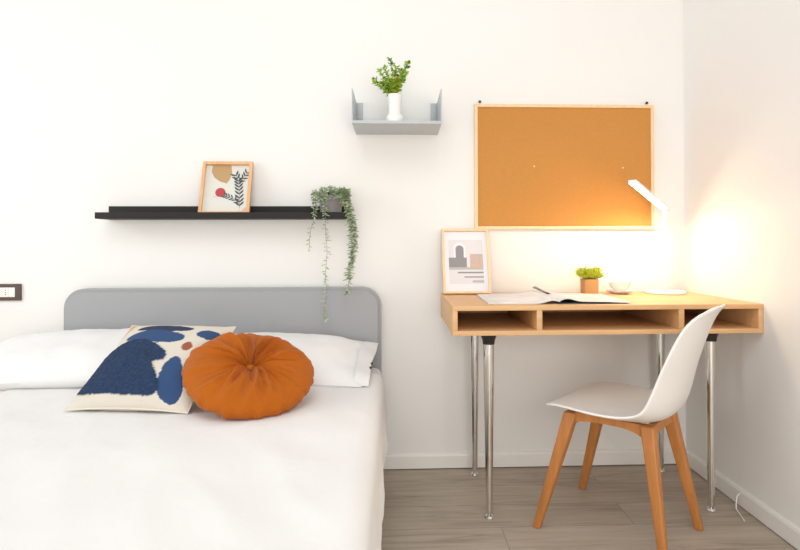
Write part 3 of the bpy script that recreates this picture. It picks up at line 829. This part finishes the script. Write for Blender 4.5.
for i in range(70):
    a = rnd(0, 2 * PI); r_ = math.sqrt(rnd(0, 1)) * .058; top = Vector((r_ * math.cos(a) * 1.05, r_ * math.sin(a) * .8, .080 + rnd(0, .045) - r_ * .25))
    base = Vector((top.x * .35, top.y * .35, .059))
    P = [base, base.lerp(top, .5) + Vector((0, 0, .006)), top]
    tube(bm, P, .0009, 5, mi=1)
    for j in range(15):
        p_ = base.lerp(top, rnd(.45, 1.02)); d = Vector((rnd(-1, 1), rnd(-1, 1), rnd(-.1, 1.1)))
        leaf(bm, p_, d, (0, 0, 1), rnd(.009, .015), rnd(.006, .009), 0)
link('foliage', bm, [M['lime'], M['stem']], pp)

# cup on saucer
sc_ = lathe(bmesh.new(), [(0, 0), (.030, 0), (.034, .003), (.052, .010), (.0585, .014), (.0580, .0155), (.050, .0125), (.032, .006), (0, .0055)], 44)
o = link('saucer', sc_, M['ceramic']); o.location = (0.972, -.115, .7905)
tag(o, 'white saucer under the cup on the desk', 'saucer')
cp = thing('cup', (0.972, -.115, .7968), 'white tea cup on a saucer between small plant and lamp', 'cup', rz=R(8))
link('cup_body', lathe(bmesh.new(), [(0, .0), (.018, .0), (.019, .003), (.022, .006), (.036, .018), (.0445, .034), (.0475, .0465), (.0462, .0470), (.0430, .035), (.034, .0200), (.020, .0095), (0, .009)], 44), M['ceramic'], cp)
hnd = []
for k in range(13):
    a = R(70) + k / 12 * R(220); hnd.append((-.0475 + .017 * math.cos(a) - .004 if k not in (0, 12) else (-.043 if k == 0 else -.036), 0, .029 + .0135 * math.sin(a)))
link('handle', tube(bmesh.new(), hnd, .0026, 10), M['ceramic'], cp)

# open magazine
mg = thing('magazine', (0.596, -0.345, 0.7905), 'open magazine with glossy pages lying near the front edge of the desk', 'magazine', rz=R(-1.5))
def page_block(side, layers, wdt=.262, dep=.355, lift=.0, z0=0.0, curl=.0, mi_fn=None, mats=None, name='page_stack', flop=0):
    bm = bmesh.new(); N = 26; rows = {}
    for s in (0, 1):
        for i in range(N + 1):
            f = i / N; x = side * f * wdt
            arch = lift * math.exp(-((f - .10) / .13) ** 2) + curl * math.sin(min(1, f * 1.15) * PI) * .5
            hgt = layers * (1 - .35 * f) if s else 0.0
            base = z0 + (arch if side > 0 else arch)
            for j, y in enumerate((-dep / 2, -dep / 6, dep / 6, dep / 2)):
                sk = flop * (y + dep / 2) / dep * (1 - f)
                rows[(s, i, j)] = bm.verts.new((x, y, base + hgt * (1 if i else .6) + sk))
    for i in range(N):
        for j in range(3):
            for s in (0, 1):
                q_ = [rows[(s, i, j)], rows[(s, i + 1, j)], rows[(s, i + 1, j + 1)], rows[(s, i, j + 1)]]
                f_ = bm.faces.new(q_ if s else q_[::-1]); f_.material_index = 0 if s else 1
    for i in range(N):
        for j in (0, 3): bm.faces.new((rows[(0, i, j)], rows[(0, i + 1, j)], rows[(1, i + 1, j)], rows[(1, i, j)]))
    for i in (0, N):
        for j in range(3): bm.faces.new((rows[(0, i, j)], rows[(0, i, j + 1)], rows[(1, i, j + 1)], rows[(1, i, j)]))
    return link(name, bm, mats, mg)
page_block(-1, .009, lift=.012, mats=[M['page'], M['page']], name='left_pages')
page_block(1, .0035, wdt=.245, lift=.0, z0=.0, mats=[M['page_dark'], M['page_dark']], name='right_pages')['label'] = 'right page coloured dark as the shade under the lifted page'
page_block(1, .0012, wdt=.262, lift=.013, z0=.0042, curl=.006, mats=[M['page'], M['page_dark']], name='lifted_page')['label'] = 'white page arching up from the fold'  # underside is dark too, shade put into its colour
# one loose leaf curling up at the back of the fold
bm = bmesh.new(); rr = []
for i in range(15):
    f = i / 14; row = []
    for y in (-.02, .06, .120, .176):
        k = (y + .02) / .196
        row.append(bm.verts.new((.004 - .030 * f * (0.35 + .65 * k) , y + .004 * f, .020 + .016 * k * math.sin(f * PI * .72) + .004 * (1 - f))))
    rr.append(row)
for a, c in zip(rr, rr[1:]):
    for k in range(3): bm.faces.new((a[k], a[k + 1], c[k + 1], c[k]))
o = link('curled_leaf', bm, M['page_dark'], mg); o['label'] = 'dark leaf curling up at the back of the fold'
md = o.modifiers.new('t', 'SOLIDIFY'); md.thickness = .0008; md.offset = 1

# desk lamp
LX, LY = 1.172, -.118
lp = thing('desk_lamp', (LX, LY, 0.7905), 'white slim desk lamp with a lit tilted bar head, in the corner', 'lamp')
link('base', lathe(bmesh.new(), [(0, 0), (.082, 0), (.086, .002), (.086, .009), (.083, .012), (0, .0125)], 48), M['white_lamp'], lp)
link('pole', tube(bmesh.new(), [(0, 0, .0125), (0, 0, .370)], .0062, 16), M['white_lamp'], lp)
E0 = Vector((.014, .012, .364)); E1 = Vector((-.243, -.236, .461))
hd = (E1 - E0); hd.normalize(); hs = hd.cross(Vector((0, 0, 1))).normalized(); hu = hs.cross(hd).normalized()
def oriented(bm2, x0, x1, hw, z0, z1, bev):
    b3 = bmesh.new(); box(b3, x0, x1, -hw, hw, z0, z1, bev)
    mt = Matrix((hd, hs, hu)).transposed().to_4x4(); mt.translation = E0
    merge(bm2, b3, 0, mt); return bm2
LL = (E1 - E0).length
head = link('lamp_head', oriented(bmesh.new(), 0, LL, .017, 0, .011, .003), M['white_lamp'], lp)
link('light_panel', oriented(bmesh.new(), .030, LL - .008, .0125, -.0025, .0, .0), M['led'], head)['label'] = 'glowing warm strip under the head'
link('hinge', tube(bmesh.new(), [tuple(Vector((-.016, 0, .372))), tuple(Vector((.016, 0, .372)))], .008, 14), M['white_lamp'], lp)

# ------------------------------------------------------------------ wall plate, cable
pl = thing('wall_socket', (-1.7075, -.0005, .768), 'dark framed electric wall plate with white modules left of the headboard', 'wall socket')
bm = bmesh.new()
P_o = [(-.064, 0), (.064, 0), (.064, .0725), (-.064, .0725)]; P_i = [(-.040, .015), (.040, .015), (.040, .0575), (-.040, .0575)]
lv = [[bm.verts.new((x, y, z)) for x, z in P] for P, y in ((P_o, 0), (P_o, -.009), (P_i, -.009), (P_i, 0))]
for a, b_ in zip(lv, lv[1:] + lv[:1]):
    for k in range(4): bm.faces.new((a[k], a[(k + 1) % 4], b_[(k + 1) % 4], b_[k]))
link('plate_frame', bm, M['dark_slot'], pl)
for k in range(3):
    x = -.040 + k * .0267
    md_ = link('module', box(bmesh.new(), x + .0004, x + .0262, -.0085, 0, .0154, .0571, .001), M['white_plastic'], pl)
    if k == 1:
        for z in (.026, .036, .046):
            hb = tube(bmesh.new(), [(x + .0133, -.0092, z), (x + .0133, -.0080, z)], .0022, 10)
            link('pin_hole', hb, M['black_plastic'], md_)
cb_ = tube(bmesh.new(), [(1.3085, -.435, .052), (1.300, -.436, .050), (1.291, -.440, .040), (1.284, -.448, .022), (1.278, -.458, .006), (1.276, -.470, .003), (1.268, -.500, .003), (1.255, -.545, .003)], .0024, 8)
tag(link('cable', cb_, M['tea']), 'thin white cable leaving the right skirting board onto the floor', 'cable')

# ------------------------------------------------------------------ camera
cam = bpy.data.cameras.new('camera'); co = bpy.data.objects.new('camera', cam); COL.objects.link(co)
cam.sensor_width = 36; cam.sensor_fit = 'HORIZONTAL'; cam.lens = 570 / 800 * 36
cam.shift_x = -0.02547; cam.shift_y = -0.04505; cam.clip_start = .05
Rm = Matrix.Rotation(R(-2.35), 3, 'Z') @ Matrix.Rotation(PI / 2 + R(.5), 3, 'X') @ Matrix.Rotation(R(-.17), 3, 'Z')
co.rotation_euler = Rm.to_euler(); co.location = (0, -2.57, 1.01)
SC.camera = co

# ------------------------------------------------------------------ light
w = bpy.data.worlds.new('sky'); SC.world = w; w.use_nodes = True
nt = w.node_tree; bg = nt.nodes['Background']
tc = nt.nodes.new('ShaderNodeTexCoord'); sp = nt.nodes.new('ShaderNodeSeparateXYZ'); rp = nt.nodes.new('ShaderNodeValToRGB')
mr = nt.nodes.new('ShaderNodeMapRange'); mr.inputs['From Min'].default_value = -.4; mr.inputs['From Max'].default_value = .6
rp.color_ramp.elements[0].color = (1.05, .93, .80, 1); rp.color_ramp.elements[1].color = (.85, .86, .88, 1)
nt.links.new(tc.outputs['Generated'], sp.inputs[0]); nt.links.new(sp.outputs['Z'], mr.inputs['Value'])
nt.links.new(mr.outputs[0], rp.inputs['Fac']); nt.links.new(rp.outputs['Color'], bg.inputs['Color'])
bg.inputs['Strength'].default_value = 0.90
def area(name, loc, target, sx, sy, power, color):
    l = bpy.data.lights.new(name, 'AREA'); l.shape = 'RECTANGLE'; l.size = sx; l.size_y = sy; l.energy = power; l.color = color
    o = bpy.data.objects.new(name, l); COL.objects.link(o); o.location = loc
    o.rotation_euler = (Vector(target) - Vector(loc)).to_track_quat('-Z', 'Y').to_euler()
    return o
area('window_daylight', (-3.1, -1.5, 1.5), (-.9, -.3, .7), 1.3, 1.7, 24, (1.0, .985, .96))
area('added_front_fill', (0.5, -4.5, 1.0), (.7, 0, .45), 2.4, 1.8, 62, (1.0, .955, .90))  # unseen fill added behind the camera to brighten the wall under the desk
area('ceiling_softlight', (-.3, -2.2, 2.7), (-.3, -.8, .4), 1.6, 1.2, 14, (1.0, .97, .93))

SC.view_settings.view_transform = 'Standard'; SC.view_settings.look = 'None'
SC.view_settings.gamma = 1; SC.view_settings.use_curve_mapping = False
SC.view_settings.exposure = -0.05
